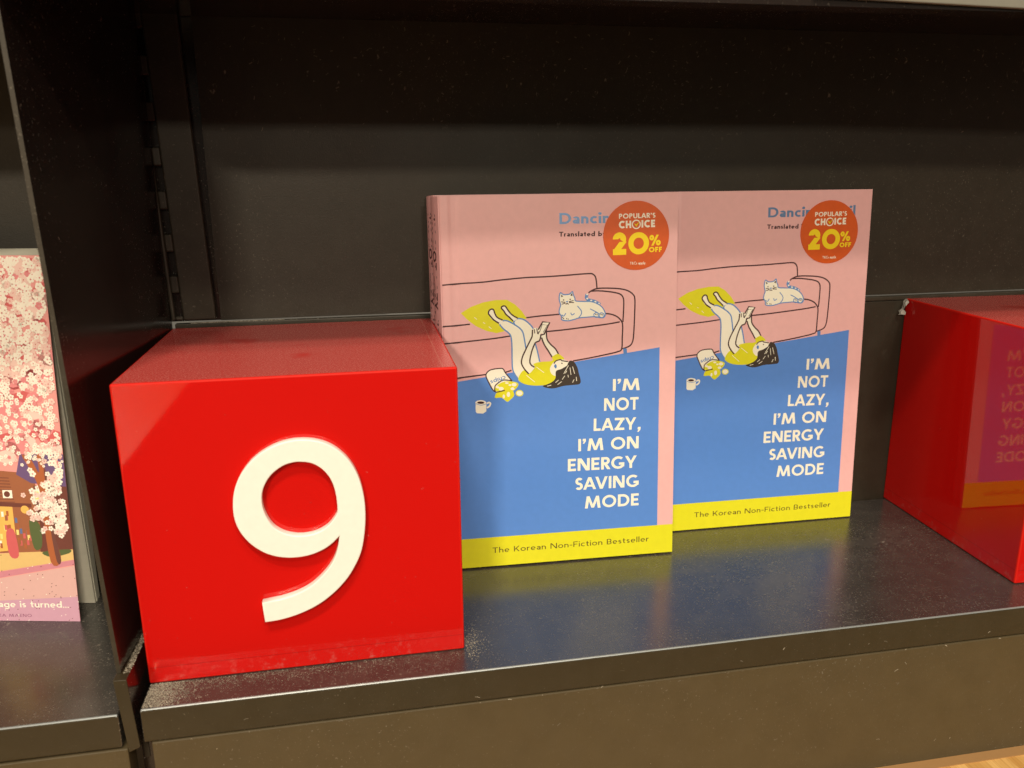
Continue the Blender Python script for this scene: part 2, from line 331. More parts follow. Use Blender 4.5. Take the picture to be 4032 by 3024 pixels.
DESIGN = {"art":[["","line","ink",[[0.066,15.521],[1.007,15.577],[2.118,15.616],[3.106,15.704],[4.499,15.795],[5.434,15.808],[6.443,15.846],[7.73,15.909],[8.037,15.868],[8.194,15.646],[8.248,15.135]],0.075,False],["","line","ink",[[7.792,14.885],[7.905,14.98],[8.243,15.107],[8.808,15.117],[9.489,15.064],[9.946,14.946],[10.245,14.727],[10.338,14.476],[10.333,13.699],[10.29,12.639],[10.225,12.192],[10.07,11.973],[9.736,11.846],[9.638,11.833]],0.075,False],["","line","ink",[[7.905,14.98],[8.356,14.988],[9.035,14.907],[9.49,14.795],[9.662,14.635],[9.721,14.413],[9.713,13.832],[9.681,13.277]],0.075,False],["","line","ink",[[4.408,13.692],[5.156,13.759],[5.769,13.792],[6.216,13.815]],0.075,False],["","line","ink",[[8.714,13.767],[9.039,13.717],[9.382,13.566],[9.612,13.307],[9.671,13.054],[9.652,12.44],[9.62,11.822],[9.39,11.68],[8.815,11.563],[7.841,11.407],[6.93,11.284]],0.075,False],["","line","ink",[[0.011,13.38],[0.744,13.412],[1.435,13.459]],0.075,False],["","line","ink",[[5.508,12.922],[6.545,12.988],[7.675,13.09],[8.812,13.198],[9.509,13.295]],0.075,False],["","line","ink",[[-0.008,12.473],[1.376,12.563],[2.705,12.663],[3.576,12.762]],0.075,False],["","line","ink",[[-0.074,10.566],[1.322,10.688],[2.259,10.766]],0.075,False],["","line","ink",[[3.247,10.829],[3.582,10.925]],0.075,False],["","fill","yellow",[[0.979,14.051],[1.501,14.356],[2.156,14.576],[2.81,14.673],[3.409,14.67],[3.815,14.425],[4.166,14.077],[4.435,13.675],[4.268,13.572],[3.768,13.382],[3.545,13.227],[3.238,13.02],[2.824,12.937],[2.281,13.083],[1.743,13.348],[1.319,13.688]],0,False],["","fill","blue2",[[9.707,11.841],[9.909,11.833],[9.923,11.555],[9.726,11.535]],0,False],["","fill","cream",[[3.057,13.517],[3.288,13.591],[3.55,13.5],[3.822,13.337],[3.753,13.492],[3.938,13.66],[4.268,13.61],[4.569,13.38],[4.786,13.098],[4.837,12.739],[4.941,12.238],[5.124,11.313],[4.84,11.018],[4.388,10.759],[3.99,10.397],[3.772,10.676],[3.639,11.017],[3.625,11.684],[3.626,12.346],[3.563,12.761],[3.429,12.958],[3.186,13.158],[2.999,13.383]],1,False],["","line","blueline",[[2.999,13.383],[3.068,13.528],[3.288,13.591],[3.55,13.5],[3.876,13.297],[4.094,13.124],[4.229,12.927],[4.306,12.539],[4.381,12.039]],0.075,False],["","line","blueline",[[3.822,13.315],[3.753,13.481],[3.938,13.66],[4.268,13.61],[4.569,13.38],[4.786,13.098],[4.837,12.739]],0.075,False],["","line","blueline",[[4.886,12.295],[4.992,11.903],[5.113,11.313]],0.075,False],["","line","blueline",[[2.999,13.383],[3.186,13.158],[3.429,12.958],[3.574,12.76],[3.626,12.346],[3.625,11.684],[3.639,11.017],[3.772,10.676],[3.963,10.415]],0.075,False],["","fill","cream",[[2.57,14.207],[2.453,14.108],[2.423,13.963],[2.595,13.67],[2.891,13.469],[3.01,13.41],[3.179,13.595],[2.898,13.751],[2.766,13.951],[2.716,14.153]],1,False],["","fill","cream",[[3.211,14.342],[3.112,14.291],[3.136,14.166],[3.339,13.915],[3.554,13.69],[3.727,13.548],[3.961,13.676],[3.667,13.876],[3.48,14.1],[3.347,14.321]],1,False],["","line","ink",[[2.973,13.45],[2.704,13.628],[2.56,13.796],[2.428,13.974],[2.459,14.124],[2.581,14.212],[2.7,14.159],[2.766,13.962],[2.887,13.763],[3.168,13.611]],0.075,False],["","line","ink",[[3.716,13.548],[3.533,13.74],[3.339,13.915],[3.233,14.098],[3.105,14.248],[3.184,14.343],[3.326,14.327],[3.464,14.117],[3.667,13.876],[3.966,13.681]],0.075,False],["","fill","cream",[[5.198,12.725],[5.395,12.8],[5.492,13.017],[5.52,12.546],[5.696,12.262],[5.974,11.973],[6.152,11.676],[5.801,11.524],[5.58,11.878],[5.36,12.221],[5.207,12.504]],1,False],["","line","ink",[[5.225,12.613],[5.36,12.248],[5.58,11.89],[5.79,11.535]],0.075,False],["","line","ink",[[5.493,13.044],[5.515,12.547],[5.696,12.251],[5.974,11.973],[6.14,11.676]],0.075,False],["","fill","yellow",[[3.935,10.417],[4.052,10.719],[4.278,10.904],[4.499,10.698],[4.84,11.018],[4.775,11.217],[5.18,11.31],[5.799,11.339],[5.773,11.536],[5.971,11.667],[6.169,11.686],[6.449,11.423],[6.166,11.368],[5.911,11.239],[5.694,11.025],[5.67,10.869],[5.746,10.641],[5.96,10.507],[5.958,10.338],[5.673,10.137],[5.333,10.04],[4.825,10.037],[4.377,10.115],[4.099,10.241]],1,False],["","fill","cream",[[4.747,13.045],[4.926,13.148],[5.091,13.059],[5.189,12.863],[5.186,12.642],[5.038,12.427],[4.886,12.339],[4.683,11.805],[4.594,11.42],[4.646,11.167],[4.823,11.036],[4.51,10.698],[4.279,10.977],[4.128,11.273],[4.179,11.604],[4.381,12.039],[4.684,12.607]],1,False],["","line","ink",[[4.747,13.045],[4.725,12.743],[4.667,12.58],[4.409,12.093],[4.179,11.604],[4.128,11.273],[4.279,10.96],[4.51,10.687]],0.075,False],["","line","ink",[[5.188,12.78],[5.169,12.616],[5.094,12.442],[4.886,12.339],[4.714,11.97],[4.607,11.586],[4.576,11.337],[4.646,11.167],[4.823,11.036]],0.075,False],["","fill","cream",[[5.297,13.447],[5.675,13.4],[5.367,12.784],[5.034,12.896]],0,False],["","poly","ink",[[5.052,13.033],[5.297,13.447],[5.675,13.4],[5.367,12.784],[5.171,12.748]],0.08,False],["","poly","ink",[[5.117,12.893],[5.273,13.3],[5.551,13.268],[5.323,12.885]],0.035,False],["","line","ink",[[4.841,13.069],[4.866,12.848]],0.05,False],["","line","ink",[[4.97,13.108],[5.021,12.814]],0.05,False],["","line","ink",[[5.09,12.949],[5.043,12.797]],0.05,False],["","fill","cream",[[5.883,11.263],[6.251,11.403],[6.657,11.285],[6.702,11.148],[6.588,11.041],[6.303,10.885],[6.019,10.729],[5.96,10.518],[5.746,10.641],[5.659,10.897],[5.74,11.09]],1,False],["","fill","ink2",[[6.645,11.162],[6.76,11.308],[6.986,11.231],[7.167,10.914],[7.251,10.571],[7.341,10.227],[7.294,10.019],[6.979,9.978],[6.409,9.949],[5.897,9.843],[5.5,9.88],[5.253,9.999],[5.531,10.087],[5.798,10.216],[5.959,10.405],[5.991,10.77],[6.303,10.885],[6.588,11.041]],1,False],["","line","ink",[[5.882,11.184],[5.985,11.325],[6.251,11.387],[6.318,11.328],[6.657,11.262]],0.06,False],["","fill","ink",[[6.277,11.184],[6.317,11.221],[6.356,11.18],[6.316,11.143]],1,False],["","fill","blue2",[[5.886,11.039],[5.966,11.158],[6.038,11.032],[5.981,10.911]],1,False],["","line","cream",[[6.673,11.048],[6.414,10.61]],0.03,False],["","line","cream",[[6.757,10.932],[6.812,10.535]],0.03,False],["","line","cream",[[6.9,10.982],[7.011,10.582]],0.03,False],["","line","cream",[[6.47,10.494],[6.327,10.303]],0.03,False],["","line","cream",[[6.641,10.543],[6.668,10.4]],0.03,False],["","line","cream",[[7.096,10.409],[7.123,10.181]],0.03,False],["","line","cream",[[6.128,10.285],[5.956,10.152]],0.03,False],["","line","cream",[[6.297,10.192],[6.069,10.033]],0.03,False],["","line","cream",[[6.981,10.272],[6.894,10.107]],0.03,False],["","line","cream",[[5.728,10.021],[5.502,9.976]],0.03,False],["","line","cream",[[6.586,10.771],[6.5,10.634]],0.03,False],["","line","cream",[[4.924,11.043],[5.341,10.715]],0.03,False],["","line","cream",[[4.385,10.62],[4.828,10.234]],0.03,False],["","line","cream",[[1.675,13.811],[1.807,13.698]],0.03,False],["","line","cream",[[2.128,13.524],[2.236,13.466]],0.03,False],["","line","cream",[[2.423,13.296],[2.556,13.182]],0.03,False],["","fill","yellow",[[2.808,9.799],[2.663,9.553],[2.717,9.466],[3.023,9.468],[3.297,9.239],[3.467,9.315],[3.695,9.557],[3.617,9.843],[3.369,10.024]],1,False],["","fill","cream",[[2.221,10.693],[2.252,10.858],[2.504,11.013],[3.03,11.055],[3.167,10.983],[3.246,10.812],[3.599,10.349],[3.373,10.192],[3.033,9.928],[2.697,9.804],[2.534,9.952],[2.271,10.496]],1,False],["","fill","yellow",[[2.671,9.862],[2.759,10.109],[3.041,10.291],[3.376,10.343],[3.709,10.299],[3.931,10.193],[3.86,9.988],[3.588,9.788],[3.142,9.81]],1,False],["","fill","cream",[[3.139,9.951],[3.107,9.889],[3.027,9.859],[2.938,9.875],[2.88,9.93],[2.881,9.997],[2.941,10.046],[3.031,10.053],[3.109,10.016]],1,False],["","fill","cream",[[2.902,10.046],[2.881,10.007],[2.828,9.988],[2.768,9.999],[2.73,10.033],[2.731,10.076],[2.77,10.107],[2.83,10.112],[2.882,10.088]],1,False],["","fill","cream",[[3.84,10.141],[3.808,10.085],[3.728,10.058],[3.638,10.073],[3.58,10.123],[3.581,10.184],[3.641,10.228],[3.731,10.235],[3.81,10.2]],1,False],["","fill","cream",[[3.725,9.922],[3.7,9.877],[3.636,9.855],[3.564,9.867],[3.517,9.907],[3.518,9.956],[3.566,9.992],[3.638,9.997],[3.701,9.969]],1,False],["","fill","cream",[[3.478,9.625],[3.456,9.539],[3.402,9.495],[3.342,9.514],[3.304,9.587],[3.306,9.679],[3.347,9.748],[3.407,9.761],[3.459,9.713]],1,False],["","fill","cream",[[3.198,9.526],[3.182,9.458],[3.145,9.423],[3.103,9.437],[3.077,9.495],[3.078,9.569],[3.107,9.624],[3.149,9.635],[3.185,9.597]],1,False],["","fill","yellow",[[4.2,9.656],[4.165,9.564],[4.074,9.504],[3.955,9.496],[3.847,9.542],[3.784,9.628],[3.786,9.725],[3.852,9.804],[3.961,9.84],[4.078,9.82],[4.168,9.752]],1,False],["","fill","cream",[[4.15,9.659],[4.11,9.579],[4.014,9.541],[3.906,9.561],[3.836,9.631],[3.838,9.717],[3.909,9.78],[4.018,9.79],[4.113,9.742]],1,False],["","fill","cream",[[3.416,10.245],[3.393,10.218],[3.334,10.205],[3.269,10.214],[3.226,10.239],[3.226,10.27],[3.27,10.291],[3.336,10.293],[3.394,10.275]],1,False],["","fill","cream",[[3.563,10.126],[3.544,10.098],[3.496,10.085],[3.442,10.093],[3.407,10.118],[3.408,10.149],[3.443,10.171],[3.497,10.174],[3.545,10.156]],1,False],["","line","ink",[[2.697,9.804],[2.534,9.952],[2.271,10.496],[2.209,10.693],[2.263,10.857],[2.504,11.013],[3.03,11.055],[3.167,10.971],[3.246,10.812],[3.599,10.349]],0.06,False],["","line","ink",[[3.599,10.349],[3.405,10.397],[3.099,10.417],[2.846,10.273],[2.676,10.102],[2.697,9.804],[3.031,9.833],[3.199,9.864]],0.06,False],["","fill","cream",[[1.619,9.242],[2.193,9.173],[2.177,8.762],[2.003,8.658],[1.671,8.693],[1.612,8.781]],0,False],["","fill","cream",[[2.184,9.241],[2.158,9.187],[2.086,9.145],[1.982,9.123],[1.863,9.123],[1.75,9.146],[1.662,9.188],[1.615,9.242],[1.616,9.298],[1.666,9.347],[1.755,9.379],[1.869,9.391],[1.988,9.379],[2.091,9.346],[2.16,9.297]],1,False],["","fill","ink",[[2.084,9.246],[2.062,9.216],[2.002,9.195],[1.917,9.188],[1.828,9.196],[1.755,9.218],[1.713,9.249],[1.714,9.281],[1.757,9.307],[1.831,9.322],[1.92,9.321],[2.004,9.306],[2.063,9.278]],1,False],["","line","cream",[[2.21,9.194],[2.339,9.244],[2.41,9.184],[2.357,9.046],[2.216,8.957]],0.09,False],["","line","blueline",[[1.641,9.213],[1.904,9.12],[2.182,9.173]],0.03,False],["","line","blueline",[[7.724,14.833],[7.668,14.671],[7.78,14.53],[8.13,14.426],[8.424,14.251]],0.36,False],["","fill","cream",[[7.775,14.815],[7.744,14.773],[7.682,14.775],[7.651,14.819],[7.682,14.86],[7.744,14.858]],0,False],["","fill","cream",[[7.786,14.596],[7.755,14.554],[7.693,14.556],[7.662,14.599],[7.693,14.641],[7.755,14.639]],0,False],["","fill","cream",[[8.0,14.485],[7.969,14.443],[7.907,14.445],[7.876,14.489],[7.907,14.53],[7.969,14.528]],0,False],["","fill","cream",[[8.226,14.411],[8.195,14.37],[8.133,14.372],[8.101,14.415],[8.132,14.457],[8.195,14.455]],0,False],["","fill","cream",[[8.418,14.306],[8.387,14.264],[8.325,14.266],[8.294,14.31],[8.325,14.352],[8.387,14.35]],0,False],["","fill","cream",[[6.253,14.933],[6.337,14.919],[6.448,14.845],[6.755,14.863],[6.884,14.979],[6.934,14.966],[6.961,14.829],[7.05,14.635],[7.088,14.498],[7.453,14.458],[7.904,14.433],[8.243,14.323],[8.526,14.121],[8.668,13.895],[8.708,13.7],[8.612,13.554],[8.413,13.561],[8.129,13.621],[7.676,13.61],[7.281,13.585],[6.999,13.512],[6.661,13.453],[6.336,13.52],[6.315,13.702],[6.194,13.898],[6.218,14.116],[6.276,14.305],[6.222,14.498],[6.201,14.69]],1,False],["","line","blueline",[[6.253,14.933],[6.337,14.919],[6.448,14.845],[6.755,14.863],[6.884,14.979],[6.934,14.966],[6.961,14.829],[7.05,14.635],[7.088,14.498],[7.453,14.458],[7.904,14.433],[8.243,14.323],[8.526,14.121],[8.668,13.895],[8.708,13.7],[8.612,13.554],[8.413,13.561],[8.129,13.621],[7.676,13.61],[7.281,13.585],[6.999,13.512],[6.661,13.453],[6.336,13.52],[6.315,13.702],[6.194,13.898],[6.218,14.116],[6.276,14.305],[6.222,14.498],[6.201,14.69]],0.06,True],["","fill","ink",[[6.308,14.86],[6.419,14.754],[6.313,14.713]],0,False],["","fill","ink",[[6.895,14.913],[6.799,14.796],[6.922,14.749]],0,False],["","fill","ink",[[6.473,14.561],[6.462,14.534],[6.434,14.524],[6.406,14.536],[6.395,14.563],[6.407,14.59],[6.434,14.6],[6.462,14.588]],0,False],["","fill","ink",[[6.831,14.582],[6.82,14.556],[6.792,14.545],[6.764,14.557],[6.753,14.585],[6.764,14.611],[6.792,14.622],[6.82,14.61]],0,False],["","fill","blueline",[[6.545,14.499],[6.691,14.505],[6.623,14.403]],0,False],["","line","ink",[[6.305,14.468],[6.528,14.434]],0.035,False],["","line","ink",[[6.332,14.342],[6.539,14.395]],0.035,False],["","line","ink",[[6.724,14.46],[6.976,14.518]],0.035,False],["","line","ink",[[6.735,14.422],[6.993,14.408]],0.035,False],["","line","ink",[[6.623,14.403],[6.623,14.365]],0.035,False],["","line","ink",[[6.544,14.324],[6.623,14.365],[6.712,14.329]],0.035,False],["","line","blueline",[[7.182,14.221],[7.384,13.978],[7.394,13.79],[7.253,13.597]],0.05,False],["","line","blueline",[[6.821,13.876],[6.888,13.753],[7.029,13.842]],0.05,False],["","line","blueline",[[6.327,13.784],[6.439,13.714],[6.552,13.858]],0.05,False],["","line","blueline",[[7.875,14.044],[8.129,13.914],[8.345,13.785]],0.05,False],["","line","blueline",[[8.35,13.702],[8.329,13.634],[8.271,13.589],[8.195,13.581],[8.125,13.614],[8.084,13.675],[8.084,13.747],[8.125,13.806],[8.195,13.833],[8.27,13.82],[8.328,13.772]],0.05,True],["","line","blueline",[[8.64,13.681],[8.619,13.613],[8.561,13.568],[8.484,13.56],[8.415,13.592],[8.373,13.654],[8.373,13.726],[8.414,13.785],[8.484,13.812],[8.56,13.799],[8.618,13.751]],0.05,True],["","line","ink",[[8.175,13.78],[8.18,13.713]],0.035,False],["","line","ink",[[8.254,13.761],[8.26,13.694]],0.035,False],["","line","ink",[[8.47,13.759],[8.475,13.692]],0.035,False],["","line","ink",[[8.543,13.739],[8.549,13.673]],0.035,False],["","line","ink",[[6.382,13.661],[6.387,13.595]],0.035,False],["","line","ink",[[6.427,13.615],[6.432,13.549]],0.035,False],["","line","ink",[[6.595,13.598],[6.6,13.532]],0.035,False],["","line","ink",[[6.673,13.574],[6.678,13.507]],0.035,False]],"blue":{"top":[[0.703,10.441],[11.733,11.825]],"right":[11.757,1.679],"band":[[0.708,1.676],[12.598,1.622]]},"sticker":[[8.598,17.876],[12.181,17.804],[10.363,19.64],[10.394,16.017]],"stickerR":[[8.275,17.665],[11.901,17.592],[9.961,19.422],[10.201,15.8]],"text":{"I'M":[[9.137,9.53],[10.645,9.51],[10.639,10.144]],"NOT":[[8.644,8.45],[10.586,8.429],[10.684,9.097]],"LAZY,":[[8.059,7.356],[10.456,7.301],[10.555,8.003]],"I'M ON":[[7.195,6.258],[10.62,6.23],[10.614,6.93]],"ENERGY":[[6.603,5.154],[10.51,5.123],[10.68,5.832]],"SAVING":[[7.011,4.051],[10.641,4.013],[10.634,4.725]],"MODE":[[7.564,2.947],[10.651,2.922],[10.645,3.619]],"comma":[[10.666,7.358]],"best":[[2.321,0.748],[11.234,0.732],[2.328,1.069]],"bestR":[[2.347,0.803],[11.325,0.737],[2.337,1.118]],"dancing":[[6.277,18.487],[8.94,18.484],[6.282,19.049]],"dancingR":[[6.223,18.507],[11.658,18.56],[6.196,19.059],[8.722,18.522]],"trans":[[6.258,17.845],[8.581,17.83],[6.26,18.102]],"transR":[[6.172,17.878],[8.181,17.838],[6.16,18.118]],"chips":[[2.405,10.35],[3.215,10.618],[2.798,10.582]],"s_pop":[[9.426,18.706],[11.429,18.743],[11.426,18.989]],"s_choice":[[9.428,18.219],[11.401,18.258],[11.396,18.635]],"s_ring":[[10.373,18.419],[10.609,18.415],[10.375,18.176]],"s_tick":[[10.258,18.439],[10.38,18.285],[10.607,18.623]],"s_two":[[9.114,16.834],[9.895,16.854],[9.495,17.984]],"s_zero":[[10.511,17.434],[11.082,17.422],[10.505,18.011],[10.793,17.428],[10.514,17.142]],"s_pct":[[11.097,17.288],[11.766,17.299],[11.59,17.854]],"s_off":[[11.074,16.947],[11.806,16.956],[11.802,17.221]],"s_tc":[[10.036,16.323],[10.932,16.318],[10.035,16.465]]},"nine":[[[5.046,3.498],[5.084,2.65],[5.715,2.694],[6.489,2.879],[7.278,3.214],[7.968,3.699],[8.555,4.3],[8.977,4.952],[9.262,5.627],[9.435,6.519],[9.499,7.409],[9.44,8.241],[9.256,9.014],[8.921,9.685],[8.399,10.236],[7.792,10.55],[7.099,10.666],[6.425,10.602],[5.793,10.368],[5.199,9.975],[4.719,9.427],[4.412,8.829],[4.265,8.157],[4.264,7.465],[4.443,6.866],[4.787,6.333],[5.274,5.9],[5.783,5.658],[6.36,5.546],[7.004,5.572],[7.554,5.735],[8.002,5.992],[8.444,6.407],[8.379,5.956],[8.21,5.397],[7.934,4.906],[7.534,4.445],[7.033,4.037],[6.444,3.762],[5.783,3.588]],[[6.985,9.796],[7.499,9.689],[7.924,9.377],[8.223,8.922],[8.388,8.328],[8.433,7.562],[8.349,7.244],[7.999,6.801],[7.553,6.539],[7.064,6.43],[6.587,6.457],[6.122,6.62],[5.725,6.934],[5.474,7.385],[5.344,7.89],[5.35,8.409],[5.508,8.882],[5.811,9.313],[6.249,9.637],[6.62,9.767]]]}

# ------------------------------------------------------------------ the setting: the floor in front
fl = MB(); fl.face([(-120, -160, -8.32), (180, -160, -8.32), (180, 30, -8.32), (-120, 30, -8.32)], 'floor'); tag(fl.build('floor'), kind='structure')
af = MB(); af.box(-7, 180, -160, -13.5, -8.32, -8.28, 'added_dark'); tag(af.build('added_dark_floor'), kind='structure')  # unseen dark sheet added so the first block's front reflects less floor
fe = MB(); fe.box(-60, 120, -.62, .6, -8.33, -8.27, 'floor_band_dark'); tag(fe.build('floor_band'), kind='structure')  # thin darker strip along the foot of the kick panel

# ------------------------------------------------------------------ the black metal shelving
rack = empty('bookshelf', 'black metal bookshelf with dusty boards carrying the books and the red blocks', 'bookshelf')
def board(x0, x1, z, name='shelf_board'):
    b = MB(); b.box(x0, x1, 0, 13.9, z-1.55, z, 'deck')
    o = b.build(name, rack, .09, 3)
    me = o.data; me.materials.append(MAT['lip']); me.materials.append(MAT['edge_highlight'])
    for p in me.polygons:
        n = p.normal
        if n.y < -.95: p.material_index = 1
        elif n.y < -.12 and n.z > .1 and abs(n.x) < .3: p.material_index = 2  # paler top front edge: the highlight is put into the colour
    return o
board(8.53, 75, 0); board(-32, 7.70, -.10)
k = MB(); k.box(8.85, 75, -.04, 1.0, -8.30, -1.57, 'kick'); k.build('kick_panel', rack, .04, 2)
k = MB(); k.box(-32, 7.9, -.02, 1.0, -8.30, -1.72, 'kick'); k.build('kick_panel', rack, .05, 2)
g = MB(); g.hexa([(7.92, 0, -1.93), (8.39, 0, -1.72), (8.43, 13.8, -1.72), (7.95, 13.8, -1.93), (7.70, 0, 1.50), (8.22, 0, 1.48), (8.30, 13.8, 1.48), (7.8, 13.8, 1.5)], 'lip')
br = g.build('shelf_bracket', rack, .03, 2)
br.data.materials.append(MAT['side'])
for p in br.data.polygons:
    if p.normal.x > .7: p.material_index = 1
g = MB(); g.box(8.06, 8.80, 1.2, 1.6, -8.3, -1.75, 'side')
for i in range(3):
    for q in range(2): g.box(8.16+q*.34, 8.36+q*.34, 1.15, 1.2, -3.1-i*2.1, -2.0-i*2.1, 'back')
g.build('upright_foot', rack)
# side panel between the two bays: a thin sheet, its front a little to the left
g = MB()
xs = [(1.51, 7.73), (8, 7.52), (16, 7.28), (25.6, 7.03), (34, 6.8)]
for (z0, x0), (z1, x1) in zip(xs, xs[1:]):
    g.hexa([(x0, .5, z0), (x0+.17, .5, z0), (8.50, 13.9, z0), (8.33, 13.9, z0), (x1, .5, z1), (x1+.17, .5, z1), (8.50, 13.9, z1), (8.33, 13.9, z1)], 'side')
sp = g.build('side_panel', rack)
bm = bmesh.new(); bm.from_mesh(sp.data); bmesh.ops.remove_doubles(bm, verts=bm.verts, dist=1e-5)
sh = [f for f in bm.faces if abs(f.normal.z) > .9 and .02 < f.calc_center_median().z < .33]; bmesh.ops.delete(bm, geom=sh, context='FACES'); bm.to_mesh(sp.data); bm.free()
sp.data.materials.append(MAT['post'])
for p in sp.data.polygons:
    if p.normal.y < -.9: p.material_index = 1
# slotted upright in the back corner
g = MB(); Y0, Y1 = 13.75, 14.15
def px(z, a): return a+(30-z)*.028
def seg(z0, z1, a0, a1): g.hexa([(px(z0, a0), Y0, z0), (px(z0, a1), Y0, z0), (px(z0, a1), Y1, z0), (px(z0, a0), Y1, z0), (px(z1, a0), Y0, z1), (px(z1, a1), Y0, z1), (px(z1, a1), Y1, z1), (px(z1, a0), Y1, z1)], 'post')
seg(13.72, 34, 8.06, 8.26); seg(13.72, 34, 8.66, 10.30)
zz = [13.72]+[z for c in (14.55, 16.7, 18.85, 21.0, 23.15, 25.3, 27.45, 29.6) for z in (c-.62, c+.62)]+[34]
for a, b in zip(zz[::2], zz[1::2]): seg(a, b, 8.26, 8.66)
g.build('slotted_upright', rack, .09, 3)
g = MB(); seg(13.9, 34, 10.42, 10.56)
# back panels, rail between them
g = MB(); g.box(10.95, 75, 14.15, 14.5, 13.6, 36, 'back'); g.box(8.3, 10.95, 14.3, 14.6, 13.6, 36, 'side'); g.build('back_panel', rack)
g = MB(); g.box(8.3, 75, 14.02, 14.4, -1.5, 13.22, 'back'); g.build('back_panel', rack, .05)
g = MB(); g.box(8.62, 75, 13.92, 14.3, 13.25, 13.52, 'post'); g.build('back_rail', rack, .06, 2)
g = MB(); g.box(-32, 7.9, 14.1, 14.4, -1.5, 36, 'back'); g.build('back_panel', rack)
# shelf above
g = MB(); g.box(-32, 6.6, .2, 14.4, 28.6, 31.5, 'lip'); g.box(-32, 6.6, 0, 1.1, 27.3, 28.6, 'lip'); g.build('upper_shelf', rack)
g = MB(); g.box(7.4, 75, .2, 14.1, 28.7, 31.5, 'side'); g.box(7.4, 75, 0.02, 1.15, 27.32, 28.7, 'side'); us = g.build('upper_shelf', rack)
g = MB(); g.hexa([(36, -.22, 27.60), (75, -.22, 26.75), (75, .02, 26.75), (36, .02, 27.60), (36, -.22, 31.2), (75, -.22, 31.2), (75, .02, 31.2), (36, .02, 31.2)], 'strip'); g.build('price_strip', us, .04)

# ------------------------------------------------------------------ red acrylic blocks
BW, BD, BH = 13.657, 11.914, 13.33
def block(x, y, yaw, label):
    m = Matrix.Rotation(yaw, 4, 'Z'); m.translation = Vector((x, y, .01))*S
    t = empty('display_block', label, 'display block', m, 'red acrylic display blocks on the shelf')
    g = MB(); g.box(0, BW, 0, BD, 0, BH, 'red'); o = g.build('shell', t, .09, 4, True)
    o.data.materials.append(MAT['rededge'])
    for p in o.data.polygons:
        if max(abs(q) for q in p.normal) < .995: p.material_index = 1
    md = o.modifiers.new('wn', 'WEIGHTED_NORMAL'); md.keep_sharp = False
    return t
def numeral(t):
    cu = bpy.data.curves.new('nine', 'CURVE'); cu.dimensions = '2D'; cu.fill_mode = 'BOTH'; cu.extrude = .0016; cu.bevel_depth = .0004; cu.bevel_resolution = 2
    for k, pts in enumerate(DESIGN['nine']):
        if k == 0:                                         # corners of the tail stay sharp
            tail = smooth_pts([tuple(q) for q in pts[1:33]], False, 5); crv = smooth_pts([tuple(q) for q in pts[32:]], False, 5)
            p = tail+crv[1:]+[tuple(pts[0])]
        else: p = smooth_pts([tuple(q) for q in pts], True, 5)
        sp = cu.splines.new('POLY'); sp.points.add(len(p)-1); sp.use_cyclic_u = True
        for i, q in enumerate(p): sp.points[i].co = (q[0]*S, q[1]*S, 0, 1)
    tmp = bpy.data.objects.new('tmp', cu); C.collection.objects.link(tmp)
    me = bpy.data.meshes.new_from_object(tmp.evaluated_get(bpy.context.evaluated_depsgraph_get()))
    bpy.data.objects.remove(tmp); me.name = 'numeral'
    for v in me.vertices: v.co = Vector((v.co.x, -.0020-v.co.z, v.co.y))
    me.flip_normals(); me.materials.clear(); me.materials.append(MAT['white'])
    bm = bmesh.new(); bm.from_mesh(me); bmesh.ops.recalc_face_normals(bm, faces=bm.faces); bm.to_mesh(me); bm.free()
    o = bpy.data.objects.new('numeral', me); C.collection.objects.link(o); o.parent = t
bpy.context.view_layer.update()
b1 = block(8.534, 1.80, .0002, 'dusty red acrylic block with a raised white numeral 9 on its front'); numeral(b1)
b2 = block(51.34, 2.089, -.0388, 'red acrylic block without a visible numeral, its glossy side mirroring the book covers')
# torn film at the back top corner of the second block
g = MB()
rr = random.Random(3)
P = [[(-.03-.12*abs(math.sin(i*1.3+j))-.07*j*(.3+rr.random()), BD-.1-.10*i+.05*rr.random(), BH+.02-.19*j-.05*rr.random()) for j in range(6)] for i in range(5)]
for i in range(4):
    for j in range(5): g.face([P[i][j], P[i+1][j], P[i+1][j+1], P[i][j+1]], 'film')
g.build('torn_film', b2)

